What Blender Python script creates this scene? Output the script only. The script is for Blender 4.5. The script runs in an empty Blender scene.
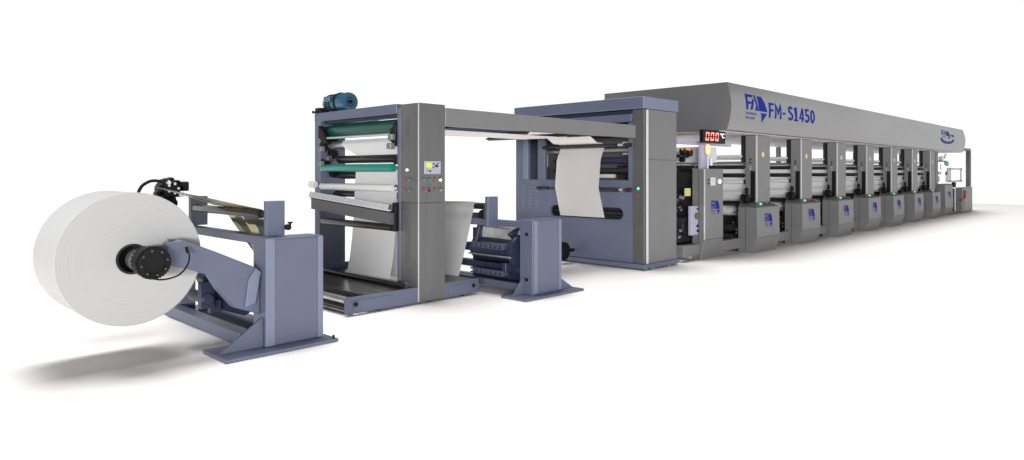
import bpy, bmesh, math, random
from mathutils import Vector, Matrix
random.seed(7)
S = bpy.context.scene
COL = S.collection
PI = math.pi

# ------------------------------------------------------------------ camera
cam_d = bpy.data.cameras.new('camera')
cam = bpy.data.objects.new('camera', cam_d); COL.objects.link(cam)
cam_d.sensor_width = 36.0
cam_d.lens = 675.0/1024.0*36.0
cam_d.shift_y = -58.0/1024.0
cam_d.clip_end = 2000
cam.location = (0, 0, 1.6)
cam.rotation_euler = (PI/2, 0, -math.atan2(692, 675))
cam.rotation_euler[2] = -(PI/2 - math.atan(658/675))
S.camera = cam

# ------------------------------------------------------------------ studio light
S.view_settings.view_transform = 'Standard'
S.view_settings.look = 'None'
S.view_settings.exposure = 0.0
S.view_settings.gamma = 1.0
W = bpy.data.worlds.new('World'); S.world = W; W.use_nodes = True
nt = W.node_tree; nt.nodes.clear()
def wn(t, **k):
    n = nt.nodes.new(t)
    for a, b in k.items(): setattr(n, a, b)
    return n
tc = wn('ShaderNodeTexCoord'); sx = wn('ShaderNodeSeparateXYZ')
nt.links.new(tc.outputs['Generated'], sx.inputs[0])
# white cyclorama on the far side of the machine, darker studio behind and above
dt = wn('ShaderNodeVectorMath', operation='DOT_PRODUCT'); dt.inputs[1].default_value = (.716, .698, 0)
nt.links.new(tc.outputs['Generated'], dt.inputs[0])
m1 = wn('ShaderNodeMapRange'); m1.interpolation_type = 'SMOOTHSTEP'
m1.inputs['From Min'].default_value = -0.15; m1.inputs['From Max'].default_value = 0.35
m1.inputs['To Min'].default_value = 0.0; m1.inputs['To Max'].default_value = 1.0
nt.links.new(dt.outputs['Value'], m1.inputs['Value'])
m2 = wn('ShaderNodeMapRange'); m2.interpolation_type = 'SMOOTHSTEP'
m2.inputs['From Min'].default_value = 0.285; m2.inputs['From Max'].default_value = 0.36
m2.inputs['To Min'].default_value = 1.0; m2.inputs['To Max'].default_value = 0.0
nt.links.new(sx.outputs['Z'], m2.inputs['Value'])
mm = wn('ShaderNodeMath', operation='MULTIPLY')
nt.links.new(m1.outputs[0], mm.inputs[0]); nt.links.new(m2.outputs[0], mm.inputs[1])
mix = wn('ShaderNodeMix', data_type='RGBA')
mix.inputs[6].default_value = (.09, .09, .095, 1); mix.inputs[7].default_value = (1.05, 1.05, 1.05, 1)
nt.links.new(mm.outputs[0], mix.inputs[0])
bg = wn('ShaderNodeBackground'); bg.inputs['Strength'].default_value = 1.0
nt.links.new(mix.outputs[2], bg.inputs['Color'])
wo = wn('ShaderNodeOutputWorld'); nt.links.new(bg.outputs[0], wo.inputs[0])

def area(name, loc, target, sx_, sy_, power, color=(1, 1, 1)):
    d = bpy.data.lights.new(name, 'AREA'); d.shape = 'RECTANGLE'; d.size = sx_; d.size_y = sy_
    d.energy = power; d.color = color
    o = bpy.data.objects.new(name, d); COL.objects.link(o); o.location = loc
    o.rotation_euler = (Vector(target)-Vector(loc)).to_track_quat('-Z', 'Y').to_euler()
    return o
area('softbox_overhead', (10, 17, 60), (19, 7, 0), 28, 32, 45500)
area('softbox_side', (6, -16, 2.0), (15, 6, 1.4), 56, 3.6, 2000, (1, .99, .97))
area('softbox_left', (-22, -20, 2.8), (9, 7, 1.4), 14, 3.6, 13500)

# ------------------------------------------------------------------ materials
def mat(name, col, rough=.45, metal=0.0, noise=.06, nscale=6.0, stretch=(1, 1, 1), bump=0.0, bscale=60.0, spec=.5, coat=0.0, emit=0.0):
    m = bpy.data.materials.new(name); m.use_nodes = True
    t = m.node_tree; b = t.nodes['Principled BSDF']
    b.inputs['Roughness'].default_value = rough; b.inputs['Metallic'].default_value = metal
    b.inputs['Specular IOR Level'].default_value = spec; b.inputs['Coat Weight'].default_value = coat
    b.inputs['Coat Roughness'].default_value = .2
    c = t.nodes.new('ShaderNodeTexCoord'); mp = t.nodes.new('ShaderNodeMapping'); mp.inputs['Scale'].default_value = stretch
    t.links.new(c.outputs['Object'], mp.inputs[0])
    n = t.nodes.new('ShaderNodeTexNoise'); n.inputs['Scale'].default_value = nscale; n.inputs['Detail'].default_value = 5
    t.links.new(mp.outputs[0], n.inputs['Vector'])
    r = t.nodes.new('ShaderNodeMapRange'); r.inputs['From Min'].default_value = .25; r.inputs['From Max'].default_value = .75
    r.inputs['To Min'].default_value = 1-noise; r.inputs['To Max'].default_value = 1+noise
    t.links.new(n.outputs['Fac'], r.inputs['Value'])
    v = t.nodes.new('ShaderNodeVectorMath'); v.operation = 'SCALE'; v.inputs[0].default_value = col[:3]
    t.links.new(r.outputs[0], v.inputs['Scale']); t.links.new(v.outputs[0], b.inputs['Base Color'])
    r2 = t.nodes.new('ShaderNodeMapRange'); r2.inputs['To Min'].default_value = max(.02, rough-.06); r2.inputs['To Max'].default_value = min(1, rough+.08)
    t.links.new(n.outputs['Fac'], r2.inputs['Value']); t.links.new(r2.outputs[0], b.inputs['Roughness'])
    if bump:
        n2 = t.nodes.new('ShaderNodeTexNoise'); n2.inputs['Scale'].default_value = bscale; n2.inputs['Detail'].default_value = 3
        t.links.new(mp.outputs[0], n2.inputs['Vector'])
        bp = t.nodes.new('ShaderNodeBump'); bp.inputs['Strength'].default_value = bump; bp.inputs['Distance'].default_value = .01
        t.links.new(n2.outputs['Fac'], bp.inputs['Height']); t.links.new(bp.outputs[0], b.inputs['Normal'])
    if emit:
        b.inputs['Emission Color'].default_value = (*col[:3], 1); b.inputs['Emission Strength'].default_value = emit
    return m
M = {}
M['blue'] = mat('blue_grey_paint', (.094, .109, .165), .42, noise=.04, bump=.05)
M['blue_light'] = mat('light_blue_trim_paint', (.150, .172, .25), .4, noise=.04)
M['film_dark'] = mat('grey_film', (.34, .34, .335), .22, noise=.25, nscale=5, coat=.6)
M['bezel'] = mat('grey_panel_bezel', (.34, .34, .40), .4)
M['blue_deep'] = mat('deep_blue_paint', (.055, .063, .10), .4, noise=.1)
M['navy'] = mat('dark_navy_paint', (.020, .025, .050), .4, noise=.12, spec=.3)
M['bright_steel'] = mat('bright_steel_roller', (.72, .72, .73), .3, .35, noise=.05)
M['screen'] = mat('lit_white_face', (.85, .87, .9), .4, emit=.7)
M['hood'] = mat('satin_hood_metal', (.28, .28, .285), .33, .65, noise=.04, nscale=1.2, stretch=(.3, 1, 1))
M['column'] = mat('dark_brushed_cabinet', (.13, .13, .133), .36, .35, noise=.10, nscale=9, stretch=(1, 1, .06))
M['grey'] = mat('grey_cabinet_paint', (.167, .167, .17), .42, .15, noise=.05, nscale=4, stretch=(1, 1, .2), bump=.03)
M['grey_dark'] = mat('dark_grey_paint', (.085, .085, .088), .4, .15, noise=.08)
M['steel'] = mat('brushed_steel', (.55, .55, .56), .3, .85, noise=.08, stretch=(1, .1, 1), nscale=20)
M['bright_strip'] = mat('bright_edge_strip', (.62, .62, .64), .3, .5, noise=.03)  # silver edge strip; on the printing columns it paints their corner highlight
M['black'] = mat('black_metal', (.008, .008, .009), .45, spec=.15, noise=.2, nscale=20)
M['rubber'] = mat('black_rubber_roller', (.016, .015, .015), .26, noise=.12, stretch=(1, .2, 1), spec=.5)
M['green_dark'] = mat('dark_green_roller_rubber', (.006, .075, .055), .3, noise=.06)
M['teal'] = mat('teal_roller_rubber', (.012, .20, .16), .3, noise=.05)
M['white_roller'] = mat('pale_roller_coating', (.58, .58, .58), .3, noise=.02)
M['paper'] = mat('white_paper', (.86, .86, .86), .55, noise=.025, nscale=1.5)
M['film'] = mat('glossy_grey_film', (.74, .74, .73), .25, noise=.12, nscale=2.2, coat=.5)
M['cream'] = mat('cream_grey_paper', (.72, .69, .665), .5, noise=.03, nscale=1.5)
M['panel_light'] = mat('pale_drying_panel', (.62, .62, .64), .5, noise=.04)
M['lavender'] = mat('lavender_grey_paint', (.36, .34, .46), .45, noise=.04)
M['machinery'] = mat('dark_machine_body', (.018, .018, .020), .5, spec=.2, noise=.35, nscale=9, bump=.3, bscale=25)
M['motor'] = mat('blue_green_motor_enamel', (.015, .085, .14), .28, noise=.12, coat=.5)
M['logo'] = mat('blue_lettering', (.002, .018, .26), .6, noise=.02, spec=.1)
M['red'] = mat('red_plastic', (.55, .02, .02), .35)
M['greenb'] = mat('green_plastic', (.02, .32, .16), .35)
M['yellow'] = mat('yellow_label', (.62, .58, .25), .5)
M['orange'] = mat('orange_plastic', (.75, .28, .03), .4)
M['whiteplastic'] = mat('white_plastic', (.55, .55, .60), .4)
M['lime'] = mat('lime_lcd', (.45, .62, .03), .4, emit=.35)
M['red_led'] = mat('red_led_segment', (1.0, .22, .16), .4, emit=1.9)
M['white_led'] = mat('white_indicator_lamp', (.9, 1, .95), .4, emit=1.0)
M['green_led'] = mat('green_indicator_lamp', (.1, .9, .5), .4, emit=.9)
M['amber_led'] = mat('amber_warning_lamp', (1.0, .45, .12), .4, emit=1.8)
M['cyan'] = mat('pale_cyan_hose', (.25, .6, .55), .4)
M['lid'] = mat('olive_ink', (.10, .085, .04), .5)
M['floor'] = mat('studio_floor', (.90, .865, .845), .7, noise=.005, nscale=.3, spec=.1)

def translucent(m, col, f):
    t = m.node_tree; b = t.nodes['Principled BSDF']; out = [n for n in t.nodes if n.type == 'OUTPUT_MATERIAL'][0]
    tr = t.nodes.new('ShaderNodeBsdfTranslucent'); tr.inputs['Color'].default_value = (*col, 1)
    mx = t.nodes.new('ShaderNodeMixShader'); mx.inputs[0].default_value = f
    t.links.new(b.outputs[0], mx.inputs[1]); t.links.new(tr.outputs[0], mx.inputs[2]); t.links.new(mx.outputs[0], out.inputs['Surface'])
translucent(M['paper'], (.97, .97, .97), .42); translucent(M['film'], (.96, .96, .95), .5); translucent(M['cream'], (.85, .81, .77), .35)
def perf_mat():
    m = mat('perforated_white_metal', (.6, .6, .62), .4); t = m.node_tree; b = t.nodes['Principled BSDF']
    src = b.inputs['Base Color'].links[0].from_socket
    c = t.nodes.new('ShaderNodeTexCoord'); s_ = t.nodes.new('ShaderNodeSeparateXYZ'); t.links.new(c.outputs['Object'], s_.inputs[0])
    a = t.nodes.new('ShaderNodeMath'); a.operation = 'MULTIPLY'; a.inputs[1].default_value = 30; t.links.new(s_.outputs['Y'], a.inputs[0])
    f = t.nodes.new('ShaderNodeMath'); f.operation = 'FRACT'; t.links.new(a.outputs[0], f.inputs[0])
    g = t.nodes.new('ShaderNodeMath'); g.operation = 'LESS_THAN'; g.inputs[1].default_value = .3; t.links.new(f.outputs[0], g.inputs[0])
    mx = t.nodes.new('ShaderNodeMix'); mx.data_type = 'RGBA'; mx.inputs[7].default_value = (.06, .06, .06, 1)
    t.links.new(g.outputs[0], mx.inputs[0]); t.links.new(src, mx.inputs[6]); t.links.new(mx.outputs[2], b.inputs['Base Color'])
    return m
M['perf'] = perf_mat()
# paper roll end with growth rings
def roll_mat():
    m = bpy.data.materials.new('wound_paper'); m.use_nodes = True
    t = m.node_tree; b = t.nodes['Principled BSDF']; b.inputs['Roughness'].default_value = .6
    c = t.nodes.new('ShaderNodeTexCoord'); s = t.nodes.new('ShaderNodeSeparateXYZ'); t.links.new(c.outputs['Object'], s.inputs[0])
    cb = t.nodes.new('ShaderNodeCombineXYZ'); t.links.new(s.outputs['X'], cb.inputs['X']); t.links.new(s.outputs['Z'], cb.inputs['Z'])
    l = t.nodes.new('ShaderNodeVectorMath'); l.operation = 'LENGTH'; t.links.new(cb.outputs[0], l.inputs[0])
    n = t.nodes.new('ShaderNodeTexNoise'); n.noise_dimensions = '1D'; n.inputs['Scale'].default_value = 90; n.inputs['Detail'].default_value = 3; n.inputs['Roughness'].default_value = .5
    t.links.new(l.outputs['Value'], n.inputs['W'])
    # rings on the flat end; its colour is darkened as shade against the side
    g = t.nodes.new('ShaderNodeNewGeometry'); sg = t.nodes.new('ShaderNodeSeparateXYZ'); t.links.new(g.outputs['Normal'], sg.inputs[0])
    ab = t.nodes.new('ShaderNodeMath'); ab.operation = 'ABSOLUTE'; t.links.new(sg.outputs['Y'], ab.inputs[0])
    r = t.nodes.new('ShaderNodeMapRange'); r.inputs['From Min'].default_value = .3; r.inputs['From Max'].default_value = .7; r.inputs['To Min'].default_value = .375; r.inputs['To Max'].default_value = .425
    t.links.new(n.outputs['Fac'], r.inputs['Value'])
    cc = t.nodes.new('ShaderNodeCombineColor')
    for i in range(3): t.links.new(r.outputs[0], cc.inputs[i])
    mx = t.nodes.new('ShaderNodeMix'); mx.data_type = 'RGBA'; mx.inputs[6].default_value = (.53, .53, .53, 1)
    t.links.new(ab.outputs[0], mx.inputs[0]); t.links.new(cc.outputs[0], mx.inputs[7]); t.links.new(mx.outputs[2], b.inputs['Base Color'])
    bp = t.nodes.new('ShaderNodeBump'); bp.inputs['Strength'].default_value = .05; bp.inputs['Distance'].default_value = .002
    t.links.new(n.outputs['Fac'], bp.inputs['Height']); t.links.new(bp.outputs[0], b.inputs['Normal'])
    return m
M['roll'] = roll_mat()

# printed gold film: cream gold ground with dark green and black printed patches
def gold_mat():
    m = bpy.data.materials.new('printed_gold_film'); m.use_nodes = True
    t = m.node_tree; b = t.nodes['Principled BSDF']; b.inputs['Roughness'].default_value = .35; b.inputs['Metallic'].default_value = .15
    c = t.nodes.new('ShaderNodeTexCoord')
    mp = t.nodes.new('ShaderNodeMapping'); mp.inputs['Scale'].default_value = (2.2, 5.2, 5.2); t.links.new(c.outputs['Object'], mp.inputs[0])
    v = t.nodes.new('ShaderNodeTexVoronoi'); v.distance = 'CHEBYCHEV'; v.inputs['Scale'].default_value = 1.0; t.links.new(mp.outputs[0], v.inputs['Vector'])
    s = t.nodes.new('ShaderNodeSeparateColor'); t.links.new(v.outputs['Color'], s.inputs[0])
    r = t.nodes.new('ShaderNodeValToRGB'); r.color_ramp.interpolation = 'CONSTANT'
    e = r.color_ramp.elements; e[0].position = 0; e[0].color = (.02, .045, .03, 1); e[1].position = .28; e[1].color = (.60, .52, .30, 1)
    x = r.color_ramp.elements.new(.72); x.color = (.42, .38, .23, 1)
    x = r.color_ramp.elements.new(.86); x.color = (.05, .045, .03, 1)
    t.links.new(s.outputs[0], r.inputs[0]); t.links.new(r.outputs[0], b.inputs['Base Color'])
    return m
M['gold'] = gold_mat()

# ------------------------------------------------------------------ mesh helpers
class MB:
    def __init__(self): self.bm = bmesh.new()
    def box(self, x0, x1, y0, y1, z0, z1, bev=.004):
        bm = self.bm
        vs = [bm.verts.new((x, y, z)) for x in (x0, x1) for y in (y0, y1) for z in (z0, z1)]
        fs = [bm.faces.new([vs[i] for i in q]) for q in ((0, 1, 3, 2), (4, 6, 7, 5), (0, 4, 5, 1), (2, 3, 7, 6), (0, 2, 6, 4), (1, 5, 7, 3))]
        if bev:
            bev = min(bev, .3*min(abs(x1-x0), abs(y1-y0), abs(z1-z0)))
            bmesh.ops.bevel(bm, geom=list({e for f in fs for e in f.edges}), offset=bev, segments=1, affect='EDGES')
        return self
    def prism(self, pts, axis, a0, a1, bev=.004):
        """pts 2D; axis 'x': (y,z); 'y': (x,z); 'z': (x,y)"""
        bm = self.bm
        def p(u, v, a): return {'x': (a, u, v), 'y': (u, a, v), 'z': (u, v, a)}[axis]
        A = [bm.verts.new(p(u, v, a0)) for u, v in pts]; B = [bm.verts.new(p(u, v, a1)) for u, v in pts]
        n = len(pts); fs = [bm.faces.new(A), bm.faces.new(B[::-1])]
        for i in range(n): fs.append(bm.faces.new((A[i], B[i], B[(i+1) % n], A[(i+1) % n])))
        bmesh.ops.recalc_face_normals(bm, faces=fs)
        if bev: bmesh.ops.bevel(bm, geom=list({e for f in fs for e in f.edges}), offset=bev, segments=1, affect='EDGES')
        return self
    def lathe(self, p0, p1, prof, seg=32):
        """profile of (distance along p0->p1, radius)"""
        bm = self.bm
        p0 = Vector(p0); d = (Vector(p1)-p0).normalized()
        a = d.orthogonal().normalized(); b = d.cross(a)
        rings = []
        for t, r in prof:
            c = p0+d*t
            rings.append([bm.verts.new(c+(a*math.cos(2*PI*i/seg)+b*math.sin(2*PI*i/seg))*r) for i in range(seg)])
        fs = []
        for A, B in zip(rings, rings[1:]):
            for i in range(seg): fs.append(bm.faces.new((A[i], A[(i+1) % seg], B[(i+1) % seg], B[i])))
        fs.append(bm.faces.new(rings[0][::-1])); fs.append(bm.faces.new(rings[-1]))
        bmesh.ops.recalc_face_normals(bm, faces=fs)
        return self
    def cyl(self, p0, p1, r, seg=24):
        L = (Vector(p1)-Vector(p0)).length
        c = min(.15*r, .1*L)
        return self.lathe(p0, p1, [(0, r-c), (c, r), (L-c, r), (L, r-c)], seg)
    def tube(self, pts, r, seg=10):
        pts = [Vector(p) for p in pts]
        sp = []
        for i in range(len(pts)-1):
            q0 = pts[max(i-1, 0)]; q1 = pts[i]; q2 = pts[i+1]; q3 = pts[min(i+2, len(pts)-1)]
            for k in range(6):
                t = k/6
                sp.append(.5*((2*q1)+(-q0+q2)*t+(2*q0-5*q1+4*q2-q3)*t*t+(-q0+3*q1-3*q2+q3)*t**3))
        sp.append(pts[-1]); bm = self.bm; rings = []; up = Vector((.13, .2, .97)).normalized()
        for i, c in enumerate(sp):
            d = (sp[min(i+1, len(sp)-1)]-sp[max(i-1, 0)]).normalized()
            a = d.cross(up).normalized(); b = d.cross(a)
            rings.append([bm.verts.new(c+(a*math.cos(2*PI*j/seg)+b*math.sin(2*PI*j/seg))*r) for j in range(seg)])
        fs = []
        for A, B in zip(rings, rings[1:]):
            for i in range(seg): fs.append(bm.faces.new((A[i], A[(i+1) % seg], B[(i+1) % seg], B[i])))
        fs.append(bm.faces.new(rings[0][::-1])); fs.append(bm.faces.new(rings[-1]))
        bmesh.ops.recalc_face_normals(bm, faces=fs)
        return self
    def sheet(self, path0, path1, th=.003, n=10, wob=0.0):
        """ruled sheet between two polylines of equal length (a web of paper)"""
        bm = self.bm; g = []
        for i, (a, b) in enumerate(zip(path0, path1)):
            a = Vector(a); b = Vector(b)
            row = []
            for j in range(n+1):
                q = a.lerp(b, j/n)
                if wob: q = q+Vector((wob*math.sin(3.1*j/n*2+i*1.3), 0, wob*.4*math.cos(4.7*j/n+i*.9)))
                row.append(bm.verts.new(q))
            g.append(row)
        fs = []
        for A, B in zip(g, g[1:]):
            for j in range(n): fs.append(bm.faces.new((A[j], A[j+1], B[j+1], B[j])))
        bmesh.ops.recalc_face_normals(bm, faces=fs)
        return self
    def build(self, name, m, parent=None, label=None):
        bm = self.bm
        for f in bm.faces: f.smooth = True
        bm.normal_update()
        for e in bm.edges:
            if len(e.link_faces) != 2 or e.calc_face_angle(0) > math.radians(32): e.smooth = False
        if parent is None:
            xs = [v.co for v in bm.verts]
            o0 = Vector(((min(v.x for v in xs)+max(v.x for v in xs))/2, (min(v.y for v in xs)+max(v.y for v in xs))/2, min(v.z for v in xs)))
        else:
            o0 = Vector((0, 0, 0)); q = parent
            while q: o0 += q.location; q = q.parent
        bmesh.ops.translate(bm, verts=bm.verts, vec=-o0)
        me = bpy.data.meshes.new(name); bm.to_mesh(me); bm.free()
        me.materials.append(M[m] if isinstance(m, str) else m)
        o = bpy.data.objects.new(name, me); COL.objects.link(o)
        if parent is None: o.location = o0
        else: o.parent = parent
        if label: o['label'] = label
        return o
def thing(name, label, cat, loc=(0, 0, 0), group=None):
    o = bpy.data.objects.new(name, None); COL.objects.link(o); o.location = loc; o.empty_display_size = .2
    o['label'] = label; o['category'] = cat
    if group: o['group'] = group
    return o
def tag(o, label, cat, group=None):
    o['label'] = label; o['category'] = cat
    if group: o['group'] = group
    return o
def copy_tree(o, parent=None):
    c = o.copy(); COL.objects.link(c)
    if parent: c.parent = parent
    for ch in list(o.children): copy_tree(ch, c)
    return c
def roller(name, x, z, y0, y1, r, m, parent, jr=None, jl=.06, label=None, seg=32):
    """roller across the machine with turned-down journals"""
    jr = jr or r*.45; L = y1-y0
    return MB().lathe((x, y0, z), (x, y1, z), [(0, jr), (jl, jr), (jl, r*.93), (jl+.01, r), (L-jl-.01, r), (L-jl, r*.93), (L-jl, jr), (L, jr)], seg).build(name, m, parent, label)
def roller2(name, p0, p1, r, m, parent, jr=None, jl=.06):
    jr = jr or r*.45; L = (Vector(p1)-Vector(p0)).length
    return MB().lathe(p0, p1, [(0, jr), (jl, jr), (jl, r*.93), (jl+.01, r), (L-jl-.01, r), (L-jl, r*.93), (L-jl, jr), (L, jr)], 32).build(name, m, parent)

# 2D shapes mapped on a surface: returns a mesh
def shape_verts_text(s, size=1.0, offset=.0):
    cu = bpy.data.curves.new('t', 'FONT'); cu.body = s; cu.size = size; cu.offset = offset; cu.resolution_u = 4
    ob = bpy.data.objects.new('t', cu); COL.objects.link(ob)
    dg = bpy.context.evaluated_depsgraph_get(); me = bpy.data.meshes.new_from_object(ob.evaluated_get(dg))
    vs = [tuple(v.co[:2]) for v in me.vertices]; fs = [tuple(p.vertices) for p in me.polygons]
    bpy.data.objects.remove(ob); bpy.data.curves.remove(cu); bpy.data.meshes.remove(me)
    return vs, fs
def fit(vf, x0, x1, y0, y1, slant=0):
    vs, fs = vf
    ax = min(v[0] for v in vs); bx = max(v[0] for v in vs); ay = min(v[1] for v in vs); by = max(v[1] for v in vs)
    out = []
    for x, y in vs:
        u = (x-ax)/(bx-ax); w = (y-ay)/(by-ay)
        out.append((x0+(x1-x0)*u+slant*(w-.5), y0+(y1-y0)*w))
    return out, fs
def merge(*parts):
    V = []; F = []
    for vs, fs in parts:
        k = len(V); V += list(vs); F += [tuple(i+k for i in f) for f in fs]
    return V, F
def decal(name, vf, mapf, m, parent, sub=0, th=.004):
    vs, fs = vf; bm = bmesh.new(); V = [bm.verts.new((x, y, 0)) for x, y in vs]
    for f in fs:
        try: bm.faces.new([V[i] for i in f])
        except ValueError: pass
    if sub:
        bmesh.ops.triangulate(bm, faces=bm.faces[:])
        bmesh.ops.subdivide_edges(bm, edges=bm.edges[:], cuts=sub, use_grid_fill=True)
    for v in bm.verts: v.co = mapf(v.co.x, v.co.y)
    b = MB(); b.bm.free(); b.bm = bm
    return b.build(name, m, parent)
def strip(pts, hw, closed=False):
    n = len(pts); L = []; Rr = []
    for i in range(n):
        a = pts[i-1] if (closed or i > 0) else None; c = pts[(i+1) % n] if (closed or i < n-1) else None; p = pts[i]
        def nrm(u, v):
            d = math.hypot(v[0]-u[0], v[1]-u[1]); return (-(v[1]-u[1])/d, (v[0]-u[0])/d)
        ns = [nrm(a, p)] if c is None else ([nrm(p, c)] if a is None else [nrm(a, p), nrm(p, c)])
        nx = sum(q[0] for q in ns); ny = sum(q[1] for q in ns); d = math.hypot(nx, ny); nx /= d; ny /= d
        k = 1/max(.45, nx*ns[0][0]+ny*ns[0][1])
        L.append((p[0]+nx*hw*k, p[1]+ny*hw*k)); Rr.append((p[0]-nx*hw*k, p[1]-ny*hw*k))
    V = L+Rr; F = [(i, (i+1) % n, n+(i+1) % n, n+i) for i in range(n if closed else n-1)]
    return V, F
def arcp(cx_, cy_, rx, ry, a0, a1, n=8):
    return [(cx_+rx*math.cos(math.radians(a0+(a1-a0)*i/n)), cy_+ry*math.sin(math.radians(a0+(a1-a0)*i/n))) for i in range(n+1)]
def glyph(ch):
    h = .085
    if ch == 'F': return merge(poly((0, 0), (.17, 0), (.17, 1), (0, 1)), poly((.171, .85), (.5, .85), (.5, 1), (.171, 1)), poly((.171, .44), (.44, .44), (.44, .58), (.171, .58)))
    if ch == 'M': return strip([(.08, 0), (.08, .93), (.33, .38), (.58, .93), (.58, 0)], h)
    if ch == '-': return poly((0, .34), (.26, .34), (.26, .48), (0, .48))
    if ch == 'S': return strip(arcp(.27, .72, .19, .20, 25, 180, 7)+[(.10, .64), (.25, .52), (.42, .38)]+arcp(.26, .28, .20, .20, 10, -155, 7), h)
    if ch == '1': return merge(poly((.16, .13), (.33, .13), (.33, 1), (.20, 1), (.0, .86), (.04, .74), (.16, .81)), poly((.0, 0), (.48, 0), (.48, .128), (.0, .128)))
    if ch == '4': return merge(poly((.30, .31), (.46, .31), (.46, 1), (.30, 1)), poly((.30, 0), (.46, 0), (.46, .18), (.30, .18)), poly((0, .181), (.54, .181), (.54, .309), (0, .309)), poly((.0, .31), (.16, .31), (.298, .72), (.298, .99)))
    if ch == '5': return merge(poly((.04, .46), (.19, .46), (.19, .85), (.48, .85), (.48, 1), (.04, 1)), strip([(.115, .459), (.12, .50)][:0]+[(.10, .52), (.20, .56)][:0]+arcp(.24, .31, .20, .235, 100, -150, 10), h))
    if ch == '0': return strip(arcp(.28, .5, .19, .415, 0, 342, 18), h, True)
def poly(*p): return list(p), [tuple(range(len(p)))]
def logo_shape():
    """company mark in a unit square: F, slashes, sail triangle, pennant, two lines of small lettering"""
    ps = [poly((0, .42), (.09, .42), (.09, 1), (0, 1)), poly((.09, .9), (.31, .9), (.33, 1), (.09, 1)), poly((.09, .64), (.22, .64), (.25, .73), (.09, .73)),
          poly((.19, .43), (.28, .43), (.37, .8), (.31, .88)), poly((.37, 1), (.46, 1), (.56, .42), (.5, .42), (.44, .7)),
          poly((.40, .42), (.47, .42), (.46, .62)),
          poly((.58, .42), (.55, .99), (.74, .99), (.86, .78), (.98, .42)),
          poly((.68, .36), (.97, .36), (.84, .13), (.77, .0))]
    t1 = fit(shape_verts_text('FEIMING'), 0, .48, .24, .33); t2 = fit(shape_verts_text('MACHINE'), 0, .42, .08, .17)
    return merge(*ps, t1, t2)
LOGO = logo_shape()

# ------------------------------------------------------------------ floor
fl = MB(); fl.box(-9, 41, -8, 24, -.2, 0, 0)
flo = fl.build('floor', 'floor'); flo['kind'] = 'structure'

# ------------------------------------------------------------------ unwinder (first stand)
def gear_ring(b, p0, p1, r0, r1, n, along=.5):
    """a hub with n small bolts and knobs"""
    p0 = Vector(p0); p1 = Vector(p1); d = (p1-p0).normalized(); a = d.orthogonal().normalized(); c = d.cross(a)
    for i in range(n):
        q = p0+(a*math.cos(2*PI*i/n)+c*math.sin(2*PI*i/n))*r0
        b.cyl(q, q+d*((p1-p0).length), r1, 8)
uw = thing('unwind_stand', 'blue-grey unwind stand with pivot arms, in front of the white paper roll', 'unwinder', (3.05, 6.8, 0))
# near cabinet
cb = MB(); cb.box(2.79, 3.35, 5.80, 6.05, .03, 1.0, .006)
near = cb.build('side_cabinet', 'blue', uw)
MB().box(2.785, 2.87, 5.780, 5.799, .035, .995, .003).build('edge_trim', 'blue_light', near)
MB().box(3.30, 3.352, 5.780, 5.799, .035, .995, .003).build('edge_trim', 'blue_light', near)
MB().box(2.872, 3.298, 5.785, 5.799, .05, .98, .002).build('door_panel', 'blue', near)
MB().prism([(2.36, 5.62), (3.42, 5.62), (3.42, 6.12), (2.36, 6.12)], 'z', 0.004, .03, .003).build('base_plate', 'blue', uw)
MB().prism([(2.40, .03), (2.785, .03), (2.785, .29), (2.77, .29)], 'y', 5.84, 5.865, .002).build('gusset', 'blue', uw)
MB().cyl((3.39, 5.66, .03), (3.39, 5.66, .06), .012, 8).build('levelling_screw', 'black', uw)
# far cabinet (mirrored, hidden for the most part)
MB().box(2.83, 3.0, 7.97, 8.10, .03, .93, .006).build('side_cabinet', 'blue', uw)
MB().box(2.7, 3.2, 7.90, 8.25, 0.004, .03, .003).build('base_plate', 'blue', uw)
for x0, w in ((2.69, .13), (3.02, .12)):
    MB().box(x0+.0, x0+w, 6.12, 7.95, .005, .12, .005).build('floor_rail', 'blue', uw)
MB().box(2.83, 2.95, 5.98, 7.96, .93, 1.005, .004).build('cross_beam', 'blue', uw)
MB().box(2.88, 3.06, 5.97, 6.03, 1.006, 1.33, .004).build('roller_post', 'blue', uw)
MB().box(2.88, 3.06, 7.78, 7.86, 1.006, 1.33, .004).build('roller_post', 'blue', uw)
roller('idler_roller', 2.9, 1.205, 6.06, 7.76, .042, 'rubber', uw, jr=.018)
bb = MB(); bb.cyl((3.10, 5.95, 1.06), (3.10, 5.95, 1.12), .012, 10); bb.box(3.08, 3.125, 5.94, 5.96, 1.115, 1.13, 0); bb.cyl((3.08, 5.93, 1.08), (3.08, 5.98, 1.08), .028, 12)
bb.build('tension_lever', 'black', uw)
# pivot arm near
arm_pts = [(2.00, 1.02), (2.11, 1.035), (2.36, .925), (2.785, .72), (2.785, .31), (2.56, .40), (2.42, .57), (2.34, .71), (2.16, .785), (1.97, .84)]
arm = MB().prism(arm_pts, 'y', 5.90, 6.02, .008).build('pivot_arm', 'blue', uw)
MB().prism([(2.64, .40), (2.73, .42), (2.782, .70), (2.74, .73), (2.67, .64)], 'y', 5.872, 5.898, .004).build('arm_rib', 'blue_light', arm)
MB().box(2.02, 2.07, 5.93, 5.98, 1.03, 1.045, .003).build('warning_tag', 'lid', arm)
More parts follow.
